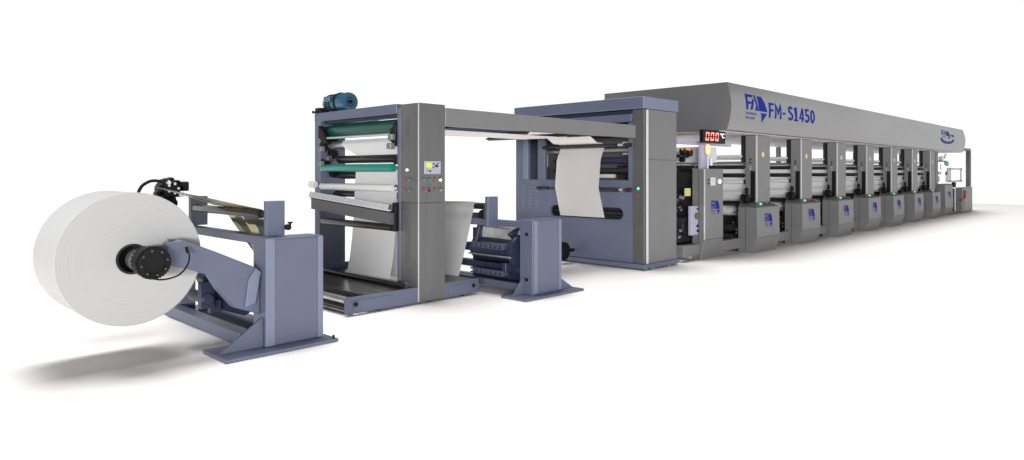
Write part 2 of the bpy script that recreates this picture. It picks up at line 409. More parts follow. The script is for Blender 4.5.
# pivot arms back and lower carriage
MB().prism([(2.45, .62), (2.62, .72), (2.95, .50), (3.02, .30), (2.85, .22), (2.6, .32)], 'y', 6.35, 6.55, .01).build('arm_carriage', 'navy', uw)
MB().prism([(1.75, .95), (1.95, 1.0), (2.5, 1.25), (2.62, 1.50), (2.50, 1.54), (2.38, 1.34), (1.75, 1.08)][::1], 'y', 7.42, 7.52, .008).build('pivot_arm', 'navy', uw)
cc = MB(); cc.cyl((2.95, 6.05, .55), (2.95, 7.95, .55), .12, 24); cc.build('pivot_shaft', 'navy', uw)
bk = MB(); bk.box(2.40, 2.52, 6.25, 6.33, .36, .60); bk.box(2.50, 2.60, 6.3, 6.36, .30, .42); bk.cyl((2.45, 6.2, .45), (2.45, 6.6, .45), .05); bk.build('swing_bracket', 'navy', uw)
# chuck holding the roll core
ch = MB().lathe((1.86, 6.06, .875), (1.86, 5.78, .875), [(0, .07), (.06, .07), (.065, .115), (.14, .115), (.145, .125), (.235, .125), (.24, .118), (.275, .118), (.277, .085), (.268, .08), (.267, .01)], 40).build('air_chuck', 'black', uw)
g = MB(); gear_ring(g, (1.86, 6.0, .875), (1.86, 5.93, .875), .108, .015, 22); g.build('knurled_ring', 'black', ch)
g = MB(); gear_ring(g, (1.86, 5.84, .875), (1.86, 5.80, .875), .122, .013, 32); g.build('knurled_ring', 'black', ch)
for i in range(11):
    a = 2*PI*i/11; MB().cyl((1.86+.098*math.cos(a), 5.975, .875+.098*math.sin(a)), (1.86+.098*math.cos(a), 5.925, .875+.098*math.sin(a)), .009, 8).build('bolt', 'steel', ch)
for i in range(8):
    a = 2*PI*i/8+.2; MB().cyl((1.86+.098*math.cos(a), 5.785, .875+.098*math.sin(a)), (1.86+.098*math.cos(a), 5.772, .875+.098*math.sin(a)), .008, 8).build('bolt', 'grey_dark', ch)
MB().lathe((1.83, 6.12, .88), (1.83, 5.98, .88), [(0, .085), (.1, .085), (.14, .10)], 32).build('chuck_collar', 'steel', ch)
MB().tube([(1.80, 5.76, .77), (1.90, 5.73, .745), (2.02, 5.72, .77), (2.10, 5.74, .85), (2.13, 5.80, .93), (2.13, 5.86, .95)], .007).build('air_hose', 'black', uw)
MB().cyl((2.13, 5.83, .93), (2.13, 5.86, .975), .012, 10).build('hose_fitting', 'black', uw)
# far chuck above the roll
fc = MB(); fc.cyl((2.54, 7.36, 1.42), (2.54, 7.66, 1.42), .085, 20); gear_ring(fc, (2.54, 7.40, 1.42), (2.54, 7.52, 1.42), .10, .026, 9)
fc.box(2.40, 2.50, 7.4, 7.5, 1.36, 1.40); fc.box(2.60, 2.72, 7.4, 7.48, 1.40, 1.50, .01)
fc.cyl((2.54, 7.35, 1.28), (2.54, 7.55, 1.28), .05)
fc = fc.build('air_chuck', 'black', uw)
MB().cyl((2.62, 7.33, 1.37), (2.62, 7.37, 1.37), .028, 14).build('hub_cap', 'steel', fc)
MB().cyl((2.50, 7.34, 1.49), (2.50, 7.40, 1.49), .022, 12).build('hub_cap', 'steel', fc)
for i in range(5): MB().cyl((2.54+.05*math.cos(i*1.25), 7.355, 1.43+.05*math.sin(i*1.25)), (2.54+.05*math.cos(i*1.25), 7.33, 1.43+.05*math.sin(i*1.25)), .013, 8).build('bolt', 'steel', fc)
MB().tube([(2.46, 7.42, 1.50), (2.36, 7.42, 1.51), (2.27, 7.42, 1.46), (2.23, 7.42, 1.38)], .016).build('air_hose', 'black', fc)

# paper roll
RC = (1.795, .885)
pr = thing('paper_roll', 'huge white paper roll held on the unwind arm at the left end', 'paper roll', (RC[0], 6.1, RC[1]-.55))
b = MB(); R = .547
seg = 128; rings = []
prof = [(6.83, .11), (6.83, R-.004), (6.826, R), (6.104, R), (6.10, R-.004), (6.10, .125), (6.16, .125), (6.83, .11)]
for y, r in prof[:-1]:
    rings.append([b.bm.verts.new((RC[0]+r*math.cos(2*PI*i/seg), y, RC[1]+r*math.sin(2*PI*i/seg))) for i in range(seg)])
rings.append(rings[0])
for A, B in zip(rings, rings[1:]):
    for i in range(seg): b.bm.faces.new((A[i], A[(i+1) % seg], B[(i+1) % seg], B[i]))
bmesh.ops.recalc_face_normals(b.bm, faces=b.bm.faces[:])
wound = b.build('wound_paper', 'roll', pr)
wound.location = (0, 0, 0)
# centre the ring texture on the axis
for v in wound.data.vertices: v.co.z -= .55
wound.location = (0, 0, .55)
tb = MB()
rings = []
for y, r in [(6.095, .125), (6.095, .108), (6.20, .105), (6.22, .02)]:
    rings.append([tb.bm.verts.new((RC[0]+r*math.cos(2*PI*i/64), y, RC[1]+r*math.sin(2*PI*i/64))) for i in range(64)])
for A, B in zip(rings, rings[1:]):
    for i in range(64): tb.bm.faces.new((A[i], A[(i+1) % 64], B[(i+1) % 64], B[i]))
tb.bm.faces.new(rings[-1])
bmesh.ops.recalc_face_normals(tb.bm, faces=tb.bm.faces[:])
tb.build('core_tube', 'machinery', pr)

# printed gold web over the idler
gw = MB()
gw.sheet([(2.02, 6.33, 1.475), (2.45, 6.30, 1.37), (2.87, 6.22, 1.262), (2.93, 6.16, 1.245), (2.96, 6.12, 1.16), (3.05, 6.10, 1.0), (3.25, 6.10, .72), (3.35, 6.10, .55)],
         [(2.06, 6.40, 1.468), (2.45, 6.75, 1.37), (2.87, 7.15, 1.258), (2.93, 7.05, 1.245), (2.95, 6.95, 1.14), (3.05, 6.93, .98), (3.23, 6.93, .71), (3.33, 6.93, .55)], .004, 10)
tag(gw.build('printed_web', 'gold'), 'gold printed film with dark green marks over the idler roller beside the paper roll', 'printed film')

# ------------------------------------------------------------------ coating tower with control column
tw = thing('roller_tower', 'roller tower with green rollers, a blue motor on top and grey control column', 'roller tower', (5.25, 7.7, 0))
MB().box(5.05, 5.47, 8.80, 8.95, .02, 2.44, .006).build('side_frame', 'blue', tw)
MB().box(5.05, 5.47, 6.87, 6.93, .2, 2.40, .004).build('side_frame', 'blue', tw)
MB().box(5.046, 5.52, 6.94, 8.95, 2.33, 2.455, .006).build('top_beam', 'blue', tw)
MB().box(5.10, 5.16, 7.0, 8.78, 2.295, 2.325, .003).build('inner_rail', 'navy', tw)
# control column
colm = MB().box(5.05, 5.47, 6.50, 6.866, .02, 2.44, .006).build('control_column', 'column', tw)
MB().box(5.045, 5.055, 6.494, 6.506, .03, 2.43, 0).build('corner_bright_strip', 'bright_strip', colm)
s = MB()
for z in (1.22,): s.box(5.046, 5.0495, 6.51, 6.86, z, z+.005, 0); s.box(5.06, 5.46, 6.4965, 6.4995, z, z+.005, 0)
s.build('panel_seam', 'black', colm)
for z0 in (2.02, .78, .50):
    v = MB()
    for k in range(9): v.box(5.043, 5.0492, 6.68, 6.76, z0+k*.028, z0+k*.028+.008, 0)
    v.build('vent_grille', 'grey_dark', colm)
cp = MB().box(5.13, 5.385, 6.482, 6.4995, 1.575, 1.735, .003).build('control_panel', 'bezel', colm)
MB().box(5.155, 5.235, 6.477, 6.4815, 1.655, 1.715, .001).build('screen', 'lime', cp)
q = MB()
for (x, z, w, h) in ((5.26, 1.69, .02, .02), (5.29, 1.66, .05, .03), (5.32, 1.70, .03, .012), (5.17, 1.61, .015, .015), (5.20, 1.60, .03, .02), (5.255, 1.645, .015, .02)): q.box(x, x+w, 6.478, 6.4815, z, z+h, 0)
q.build('key', 'navy', cp)
def button(x, y, z, face, m, r=.014):
    if face == 'y': b = MB().cyl((x, y, z), (x, y-.02, z), r, 14)
    else: b = MB().cyl((x, y, z), (x-.02, y, z), r, 14)
    return b.build('push_button' if 'led' not in m else 'indicator_lamp', m, colm)
for i, (x, mt) in enumerate(((5.125, 'greenb'), (5.21, 'greenb'), (5.30, 'red'), (5.385, 'white_led'))): button(x, 6.4995, 1.50, 'y', mt, .016 if mt == 'white_led' else .012)
for x, mt in ((5.125, 'red'), (5.15, 'red'), (5.21, 'black'), (5.30, 'red'), (5.37, 'greenb'), (5.392, 'orange')): button(x, 6.4995, 1.372, 'y', mt, .012)
for y, z, mt in ((6.76, 1.5, 'red'), (6.66, 1.5, 'greenb'), (6.76, 1.37, 'red'), (6.66, 1.37, 'greenb'), (6.715, 1.625, 'white_led')): button(5.0495, y, z, 'x', mt, .016 if mt == 'white_led' else .012)
for x in (5.125, 5.21, 5.30, 5.385):
    for z in (1.526, 1.398): MB().box(x-.018, x+.018, 6.4965, 6.4995, z, z+.01, 0).build('button_label', 'machinery', colm)
for y in (6.66, 6.76):
    for z in (1.526, 1.396): MB().box(5.0465, 5.0495, y-.018, y+.018, z, z+.01, 0).build('button_label', 'machinery', colm)
k = MB(); k.box(4.98, 5.049, 6.66, 6.76, .16, .26, .008); k.cyl((4.98, 6.71, .21), (4.95, 6.71, .21), .03, 12); k.build('door_handle', 'grey_dark', colm)
# rollers
rl = [('big_roller', 5.20, 2.19, 6.95, 8.78, .092, 'green_dark'), ('guide_bar', 5.05, 2.082, 6.95, 8.78, .018, 'steel'), ('steel_roller', 5.16, 1.985, 6.95, 8.75, .055, 'steel'),
      ('black_roller', 5.18, 1.775, 6.95, 8.55, .055, 'rubber'), ('teal_roller', 5.05, 1.655, 6.95, 8.78, .052, 'teal'), ('black_roller', 5.28, 1.555, 6.95, 8.70, .055, 'rubber'),
      ('pale_roller', 5.05, 1.395, 6.95, 8.80, .050, 'white_roller'), ('black_roller', 5.25, 1.29, 6.95, 8.75, .045, 'rubber'), ('black_roller', 5.04, .90, 6.95, 8.76, .046, 'rubber')]
for n, x, z, y0, y1, r, m in rl: roller(n, x, z, y0, y1, r, m, tw, jr=max(.012, r*.4))
MB().cyl((4.99, 8.82, 1.42), (4.99, 8.96, 1.42), .05).build('stub_roller', 'white_roller', tw)
# perforated pressure rail, swung open
d0 = Vector((4.92, 8.80, 1.275)); d1 = Vector((4.94, 6.90, 1.15))
def slab(b, z0, z1, x0, x1):
    bm = b.bm; vs = []
    for p in (d0, d1):
        for x in (x0, x1):
            for z in (z0, z1): vs.append(bm.verts.new((p.x+x, p.y, p.z+z)))
    for q in ((0, 1, 3, 2), (4, 6, 7, 5), (0, 4, 5, 1), (2, 3, 7, 6), (0, 2, 6, 4), (1, 5, 7, 3)): bm.faces.new([vs[i] for i in q])
    bmesh.ops.recalc_face_normals(bm, faces=bm.faces[:])
    return b
prl = slab(MB(), .016, .045, -.035, -.005).build('upper_rail', 'perf', tw)
slab(MB(), -.032, -.018, -.055, -.005).build('lower_rail', 'whiteplastic', tw)
slab(MB(), -.0175, .0155, -.045, -.005).build('perforated_rail', 'perf', tw)
slab(MB(), -.055, -.032, -.02, .02).build('rail_gap', 'black', tw)
slab(MB(), -.20, -.057, -.01, .05).build('doctor_beam', 'grey_dark', tw)
MB().box(4.98, 5.04, 6.88, 6.94, .86, 1.22, .006).build('beam_bracket', 'black', tw)
# bearing blocks and gears on the inner faces
random.seed(3)
for (x, z, r) in ((5.12, 2.17, .085), (5.10, 1.98, .07), (5.22, 1.86, .06), (5.10, 1.74, .055), (5.24, 1.58, .06), (5.10, 1.40, .04), (5.22, 2.06, .05)):
    g = MB(); g.cyl((x, 8.79, z), (x, 8.70, z), r, 18); gear_ring(g, (x, 8.74, z), (x, 8.68, z), r*.8, .018, 8)
    g.build('bearing', 'black', tw)
    g = MB(); g.cyl((x-.01, 6.94, z), (x-.01, 7.0, z), r*.8, 18); gear_ring(g, (x-.01, 6.96, z), (x-.01, 7.03, z), r*.6, .014, 7); g.build('bearing', 'black', tw)
for (y, x, z, m) in ((8.66, 5.02, 1.93, 'grey'), (8.64, 5.0, 1.72, 'grey'), (6.95, 5.02, 2.04, 'grey'), (6.95, 5.0, 1.93, 'grey'), (8.60, 5.10, 1.80, 'grey_dark')):
    g = MB(); g.box(x-.04, x+.03, y, y+.09, z-.04, z+.035, .008); g.cyl((x-.05, y+.03, z+.01), (x-.02, y+.03, z+.01), .018, 10); g.cyl((x-.045, y+.07, z-.02), (x-.02, y+.07, z-.02), .012, 8)
    g.build('clamp_block', m, tw)
MB().prism([(8.80, 2.27), (8.66, 2.17), (8.56, 2.02), (8.62, 1.99), (8.80, 2.09)], 'x', 5.02, 5.10, .008).build('lever_arm', 'black', tw)
MB().prism([(6.94, 2.20), (7.06, 2.15), (7.08, 2.0), (7.02, 1.97), (6.94, 2.0)], 'x', 5.03, 5.09, .008).build('lever_arm', 'black', tw)
# base: side boards, dark glass deck, front rollers
for y0, y1, x0, x1 in ((6.506, 6.545, 4.05, 6.05), (8.75, 8.80, 4.3, 6.05)):
    bo = MB().box(x0, x1, y0, y1, .02, .205 if y0 < 7 else .27, .004).build('base_board', 'blue', tw)
    if y0 < 7:
        MB().box(x0+.10, x0+.62, y0-.012, y0-.001, .05, .165, .003).build('cover_plate', 'blue', bo)
        MB().box(5.55, 5.98, y0-.012, y0-.001, .05, .165, .003).build('cover_plate', 'blue', bo)
        for x in (x0+.10, 5.92): MB().cyl((x+.02, y0-.022, .125), (x+.02, y0-.002, .125), .026, 16).build('bolt_head', 'black', bo)
MB().box(4.35, 6.02, 6.546, 8.75, .165, .195, .003).build('deck', 'rubber', tw)
MB().box(4.75, 5.9, 6.0+.56, 8.7, .02, .16, .003).build('deck_support', 'navy', tw)
roller('deck_roller', 4.93, .225, 6.60, 8.70, .030, 'rubber', tw)
roller('deck_roller', 4.12, .16, 6.55, 8.70, .038, 'steel', tw, jr=.02)
roller('deck_roller', 4.16, .075, 6.55, 8.70, .05, 'rubber', tw, jr=.03)
roller('deck_roller', 4.28, .185, 6.55, 8.70, .03, 'rubber', tw, jr=.02)
for x in (4.5, 5.25, 5.8): MB().cyl((x, 6.56, 0), (x, 6.56, .02), .03, 12).build('foot', 'black', tw)

# motor
mo = MB()
mo.lathe((5.27, 8.82, 2.59), (5.27, 8.12, 2.59), [(0, .035), (.09, .035), (.09, .085), (.13, .11), (.19, .115), (.19, .122), (.48, .122), (.48, .132), (.66, .136), (.69, .128), (.69, .10), (.68, .098), (.68, .01)], 40)
motor = mo.build('motor', 'motor', tw)
f = MB()
for i in range(26):
    a = 2*PI*i/26; c, s_ = math.cos(a), math.sin(a)
    if s_ < -.8: continue
    bm = f.bm; vs = []
    for y in (8.62, 8.33):
        for rr, w in ((.120, .004), (.139, .002)):
            for sg in (-1, 1): vs.append(bm.verts.new((5.27+c*rr-s_*w*sg, y, 2.59+s_*rr+c*w*sg)))
    for q in ((0, 1, 3, 2), (4, 6, 7, 5), (0, 2, 6, 4), (1, 5, 7, 3), (2, 3, 7, 6)): bm.faces.new([vs[j] for j in q])
bmesh.ops.recalc_face_normals(f.bm, faces=f.bm.faces[:])
f.build('cooling_fins', 'motor', motor)
MB().box(5.11, 5.19, 8.42, 8.58, 2.60, 2.68, .01).build('terminal_box', 'motor', motor)
g = MB(); gear_ring(g, (5.27, 8.13, 2.59), (5.27, 8.115, 2.59), .06, .008, 12); g.cyl((5.27, 8.14, 2.59), (5.27, 8.118, 2.59), .03); g.build('fan_grille', 'black', motor)
g = MB(); g.box(5.13, 5.41, 8.40, 8.46, 2.456, 2.475, .003); g.box(5.15, 5.39, 8.42, 8.45, 2.47, 2.50, .003); g.box(5.13, 5.41, 8.56, 8.62, 2.456, 2.475, .003); g.box(5.10, 5.40, 8.66, 8.80, 2.456, 2.53, .01); g.build('motor_foot', 'black', motor)
g = MB()
for i in range(6): g.cyl((5.10, 8.60+.05*i, 2.456), (5.10, 8.60+.05*i, 2.475+.01*(i % 3)), .014, 8)
g.build('mounting_bolt', 'black', motor)
for y, r in ((8.60, .126), (8.52, .126), (8.36, .135)): MB().lathe((5.27, y, 2.59), (5.27, y-.03, 2.59), [(0, r-.006), (.004, r+.012), (.026, r+.012), (.03, r-.006)], 32).build('motor_band', 'black', motor)
motor.location = (-.06, .13, 0)

# webs in the tower
w = MB().sheet([(5.17, 6.98, 2.045), (5.13, 6.98, 2.04), (5.098, 6.98, 1.99), (5.10, 6.98, 1.93), (5.12, 6.98, 1.83)],
               [(5.17, 8.30, 2.045), (5.13, 8.30, 2.04), (5.098, 8.30, 1.99), (5.10, 8.22, 1.93), (5.12, 7.95, 1.83)], .003, 12)
tag(w.build('paper_web', 'paper'), 'white paper wrapped round the steel roller just below the dark green roller', 'paper web')
path = [(5.13, 1.64), (5.125, 1.50), (5.115, 1.38), (5.11, 1.20), (5.10, .95), (5.08, .70), (5.05, .45), (5.0, .215)]
w = MB().sheet([(x, 7.03, z) for x, z in path], [(x, 8.02-.02*z, z) for x, z in path], .003, 12)
tag(w.build('paper_web', 'paper'), 'white paper web hanging down behind the perforated rail inside the roller tower', 'paper web')
w = MB().sheet([(5.36, 6.95, 1.3), (5.34, 6.95, .7), (5.30, 6.95, .22)], [(5.36, 7.6, 1.3), (5.34, 7.6, .7), (5.30, 7.6, .22)], .003, 6)
tag(w.build('paper_web', 'film'), 'grey film strip behind the hanging white web, beside the control column', 'film web')
w = MB().sheet([(6.33, 6.87, 1.185), (6.30, 6.87, 1.165), (6.16, 6.87, .66), (6.02, 6.87, .18)], [(6.33, 7.9, 1.185), (6.30, 7.9, 1.165), (6.12, 7.9, .66), (5.95, 7.9, .22)], .003, 14, wob=.012)
tag(w.build('film_web', 'film'), 'wrinkled pale glossy film slanting down to the base right of the control column', 'film web')

# ------------------------------------------------------------------ second stand (rewinder) 
rw = thing('rewind_stand', 'blue-grey stand with navy drum, between the control column and blue infeed box', 'rewinder', (6.6, 6.9, 0))
near = MB().box(6.33, 6.88, 5.80, 6.03, .03, .985, .006).build('side_cabinet', 'blue', rw)
MB().box(6.345, 6.40, 5.782, 5.799, .05, .97, .002).build('edge_trim', 'blue_light', near)
MB().box(6.83, 6.875, 5.782, 5.799, .05, .97, .002).build('edge_trim', 'blue_light', near)
MB().box(6.405, 6.825, 5.787, 5.799, .05, .97, .002).build('door_panel', 'blue', near)
for z in (.80, .22): MB().cyl((6.329, 5.90, z), (6.31, 5.90, z), .022, 12).build('bolt_head', 'black', near)
MB().box(6.05, 7.20, 5.66, 6.10, .004, .03, .003).build('base_plate', 'blue', rw)
MB().prism([(6.885, .03), (7.18, .03), (6.90, .20), (6.885, .20)], 'y', 5.84, 5.865, .002).build('gusset', 'blue', rw)
MB().prism([(6.325, .03), (6.12, .03), (6.30, .24), (6.325, .24)], 'y', 5.94, 5.965, .002).build('gusset', 'blue', rw)
MB().box(6.33, 6.88, 7.9, 8.13, .03, .985, .006).build('side_cabinet', 'blue', rw)
MB().box(6.36, 6.48, 6.031, 7.9, .87, .955, .004).build('cross_beam', 'blue', rw)
MB().box(6.21, 6.40, 6.50, 6.56, .86, 1.27, .004).build('roller_post', 'blue', rw)
MB().box(6.21, 6.40, 7.75, 7.81, .86, 1.27, .004).build('roller_post', 'blue', rw)
roller('idler_roller', 6.375, 1.13, 6.58, 7.74, .045, 'rubber', rw)
roller('idler_roller', 6.36, 1.00, 6.60, 7.74, .04, 'rubber', rw)
g = MB(); g.box(6.20, 6.30, 6.565, 6.61, .97, 1.15, .01); g.cyl((6.24, 6.62, 1.03), (6.24, 6.66, 1.03), .06, 18); g.cyl((6.16, 6.58, 1.14), (6.16, 6.70, 1.14), .03, 12); g.build('bearing', 'black', rw)
for z, m in ((.10, 'blue'), (.33, 'navy')):
    MB().box(6.38, 6.50, 6.031, 7.9, z-.05, z+.04, .004).build('floor_rail', m, rw)
MB().box(6.62, 6.74, 6.031, 7.9, .03, .12, .004).build('floor_rail', 'blue', rw)
# ribbed drum
dr = MB().lathe((6.45, 6.06, .55), (6.45, 7.85, .55), [(0, .06), (.03, .06), (.03, .22), (.07, .23), (.11, .22), (.11, .15), (.9, .15), (.9, .06), (1.79, .06)], 32).build('drum', 'navy', rw)
MB().box(6.62, 6.66, 6.1, 7.25, .10, .80, .004).build('rear_panel', 'navy', rw)
for zc in (.645, .30):
    rg = MB(); rg.box(6.18, 6.30, 6.20, 6.82, zc-.012, zc+.012, .002)
    for i in range(7):
        y = 6.20+i*.09
        rg.box(6.19, 6.29, y, y+.045, zc-.045, zc-.0125, .002)
    rg.box(6.18, 6.30, 6.20, 6.82, zc-.060, zc-.0455, .002)
    rg.build('slotted_rail', 'blue_deep', dr)
MB().cyl((6.17, 6.04, .50), (6.17, 6.84, .50), .012, 8).build('guide_rod', 'steel', rw)
MB().prism([(6.20, .30), (6.40, .28), (6.70, .50), (6.66, .78), (6.48, .86), (6.30, .78), (6.42, .70), (6.56, .68), (6.58, .52), (6.36, .40), (6.2, .42)], 'y', 6.16, 6.24, .008).build('swing_arm', 'navy', rw)
MB().prism([(6.30, .62), (6.38, .88), (6.60, .86), (6.60, .5), (6.34, .44)], 'y', 6.84, 6.90, .008).build('swing_arm', 'navy', rw)
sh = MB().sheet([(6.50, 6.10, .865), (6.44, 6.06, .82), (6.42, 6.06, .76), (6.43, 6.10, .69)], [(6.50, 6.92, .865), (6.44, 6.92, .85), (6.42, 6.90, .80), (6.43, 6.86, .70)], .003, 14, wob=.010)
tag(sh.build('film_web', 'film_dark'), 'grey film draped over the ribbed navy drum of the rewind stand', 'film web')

# ------------------------------------------------------------------ gantry from tower to box
ga = thing('overhead_gantry', 'long grey overhead beam linking the control column to the blue infeed box', 'gantry', (7.3, 7.6, 2.1))
def beam(b, x0, x1, ya0, ya1, yb0, yb1, z0a, z1a, z0b, z1b):
    bm = b.bm
    A = [bm.verts.new(p) for p in ((x0, ya0, z0a), (x0, ya1, z0a), (x0, ya1, z1a), (x0, ya0, z1a))]
    B = [bm.verts.new(p) for p in ((x1, yb0, z0b), (x1, yb1, z0b), (x1, yb1, z1b), (x1, yb0, z1b))]
    fs = [bm.faces.new(A), bm.faces.new(B[::-1])]+[bm.faces.new((A[i], B[i], B[(i+1) % 4], A[(i+1) % 4])) for i in range(4)]
    bmesh.ops.recalc_face_normals(bm, faces=fs)
    bmesh.ops.bevel(bm, geom=list({e for f in fs for e in f.edges}), offset=.005, segments=1, affect='EDGES')
    return b
beam(MB(), 5.475, 9.19, 6.50, 6.62, 6.17, 6.29, 2.18, 2.405, 2.15, 2.355).build('main_beam', 'grey', ga)
beam(MB(), 5.475, 9.33, 8.80, 8.90, 8.80, 8.90, 2.22, 2.40, 2.23, 2.40).build('rear_beam', 'blue', ga)
for x, z in ((5.75, 2.20), (8.35, 2.19), (8.57, 2.285)): roller2('idler_roller', (x, 6.64 if x < 7 else 6.38, z), (x, 8.78, z), .036, 'rubber', ga)
gp = [(5.55, 2.16), (7.0, 2.155), (8.30, 2.15), (8.50, 2.30), (8.56, 2.33), (8.66, 2.31), (8.9, 2.20), (9.099, 2.096)]
w = MB().sheet([(x, 6.88, z) for x, z in gp], [(x, 7.84, z) for x, z in gp], .003, 8)
tag(w.build('paper_web', 'cream'), 'cream web running flat under the overhead beam towards the blue box', 'paper web')

# ------------------------------------------------------------------ big blue box
bx = thing('infeed_box', 'tall blue-grey infeed box with grey side door and two black front rollers', 'infeed unit', (9.95, 7.55, 0))
X0, X1 = 9.34, 10.36
MB().box(X0, X0+.06, 6.34, 9.0, .10, .78, .004).build('lower_panel', 'blue', bx)
lp = MB()   # panel with the long slot: pieces round a slot
lp.box(X0, X0+.06, 6.34, 6.52, .781, 1.46, .002); lp.box(X0, X0+.06, 8.13, 9.0, .781, 1.46, .002)
lp.box(X0, X0+.06, 6.521, 8.129, .781, .80, .0015)
lp.box(X0, X0+.06, 6.521, 8.129, 1.0, 1.46, .002)
for yc, sg in ((6.62, -1), (8.03, 1)):
    for k in range(6):
        a0 = PI/2*k/6; a1 = PI/2*(k+1)/6
        for up in (-1, 1):
            lp.prism([(yc+sg*.10, .90+up*.10), (yc+sg*.10*math.sin(a0), .90+up*.10*math.cos(a0)), (yc+sg*.10*math.sin(a1), .90+up*.10*math.cos(a1))], 'x', X0, X0+.06, 0)
lp.build('slotted_panel', 'blue', bx)
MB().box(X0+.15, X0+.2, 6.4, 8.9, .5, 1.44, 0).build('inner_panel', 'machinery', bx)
roller('inner_roller', X0+.12, .90, 6.40, 8.2, .04, 'rubber', bx)
MB().box(X0, X0+.10, 8.80, 9.0, 1.461, 2.52, .004).build('corner_post', 'blue', bx)
MB().box(X0-.012, X0+.06, 8.68, 8.79, 1.461, 2.50, .003).build('door_post', 'blue_light', bx)
MB().box(X0-.008, X0+.06, 8.25, 8.43, 1.461, 2.42, .003).build('door_post', 'blue', bx)
MB().box(X0, X0+.06, 6.34, 6.42, 1.461, 2.42, .003).build('door_post', 'blue', bx)
MB().box(X0-.01, X0+.08, 6.34, 8.68, 2.43, 2.56, .004).build('header_beam', 'blue', bx)
MB().box(X0+.03, X0+.10, 6.34, 9.0, 2.565, 2.62, .002).build('header_gap', 'navy', bx)
fa = MB().box(X0-.03, X1+.03, 6.10, 9.02, 2.635, 2.83, .006).build('top_fascia', 'blue_light', bx)
MB().box(X0-.034, X0-.031, 6.12, 9.0, 2.65, 2.82, 0).build('fascia_front', 'blue', fa)
# side door: grey
sd = MB().box(X0+.13, X1, 6.12, 6.20, .06, 2.63, .004).build('side_door', 'grey', bx)
MB().box(X0+.13, X1-.004, 6.117, 6.1195, 1.80, 1.806, 0).build('door_seam', 'black', sd)
fr = MB().box(X0, X0+.10, 6.115, 6.335, .10, 2.625, .004).build('front_edge', 'grey_dark', bx)
MB().box(X0+.075, X0+.128, 6.108, 6.19, .07, 2.62, .003).build('corner_bright_strip', 'bright_strip', bx)
MB().cyl((X0-.012, 6.22, 1.33), (X0, 6.22, 1.33), .022, 14).build('indicator_lamp', 'green_led', fr)
MB().cyl((X0-.012, 6.22, 1.22), (X0, 6.22, 1.22), .016, 14).build('push_button', 'red', fr)
MB().box(X1-.05, X1, 6.21, 9.0, .06, 2.63, .003).build('rear_panel', 'grey', bx)
MB().box(X0+.08, X1, 8.95, 9.0, .06, 2.63, .003).build('far_wall', 'blue', bx)
MB().box(X0-.06, X1+.02, 6.07, 9.03, .03, .098, .004).build('base_plinth', 'blue', bx)
MB().box(X0+.10, X1, 6.08, 6.14, 0.099, .10, 0).build('plinth_lip', 'blue_light', bx)
for x, y in ((9.40, 6.12), (9.6, 6.12), (10.1, 6.12), (10.3, 6.12), (9.4, 8.9)): MB().cyl((x, y, 0), (x, y, .03), .04, 12).build('foot', 'blue', bx)
MB().box(X0+.4, X0+.44, 6.4, 8.9, 1.46, 2.40, 0).build('inner_wall', 'grey_dark', bx)
for ya, yb, za, zb in ((6.55, 6.78, 1.9, 2.12), (7.9, 8.05, 1.5, 2.3), (6.95, 7.3, 1.5, 1.56), (8.52, 8.6, 1.7, 1.95)): MB().box(X0+.36, X0+.39, ya, yb, za, zb, 0).build('inner_panel', 'panel_light', bx)
for (x, z, r, y0, y1, m) in ((.25, 2.25, .06, 6.44, 8.2, 'rubber'), (.2, 1.80, .055, 6.44, 8.2, 'navy'), (.2, 1.62, .05, 6.44, 8.2, 'rubber'), (.3, 1.98, .05, 6.44, 8.75, 'steel')):
    roller('inner_roller', X0+x, z, y0, y1, r, m, bx)
for (y0, y1, z0, z1, x) in ((8.50, 8.62, 1.5, 2.35, .2), (8.46, 8.50, 1.48, 2.40, .1), (6.45, 6.52, 1.5, 2.3, .2), (7.55, 7.60, 1.48, 2.4, .3), (8.10, 8.22, 1.48, 1.75, .25), (6.6, 6.85, 1.48, 1.72, .3)):
    MB().box(X0+x, X0+x+.06, y0, y1, z0, z1, .004).build('inner_frame', 'machinery', bx)
for z in (2.045, 1.305):
    y0_, y1_ = (6.34, 8.22) if z > 2 else (6.30, 8.36)
    MB().lathe((9.245, y0_, z), (9.245, y1_, z), [(0, .02), (.04, .02), (.04, .032), (.09, .032), (.09, .018), (.24, .018), (.24, .036), (1.55, .036), (1.55, .018), (1.78, .018), (1.78, .03), (y1_-y0_, .03)], 24).build('front_roller', 'rubber', bx)
    for y in (6.36, 8.16 if z > 2 else 8.28):
        g = MB(); g.box(9.22, X0-.001, y-.02, y+.02, z-.03, z+.03, .004); g.cyl((9.245, y-.03, z), (9.245, y+.03, z), .038, 14); g.build('roller_bracket', 'machinery', bx)
    MB().cyl((9.245, 6.46, z), (9.245, 6.56, z), .022, 14).build('roller_journal', 'steel', bx)
g = MB(); g.lathe((9.05, 7.50, .22), (9.05, 7.65, .22), [(0, .06), (.02, .10), (.05, .15), (.1, .15), (.11, .1), (.15, .1)], 30); gear_ring(g, (9.05, 7.54, .22), (9.05, 7.61, .22), .145, .016, 22)
g.cyl((9.05, 7.58, .22), (X0, 7.58, .22), .03)
g.build('drive_wheel', 'black', bx)
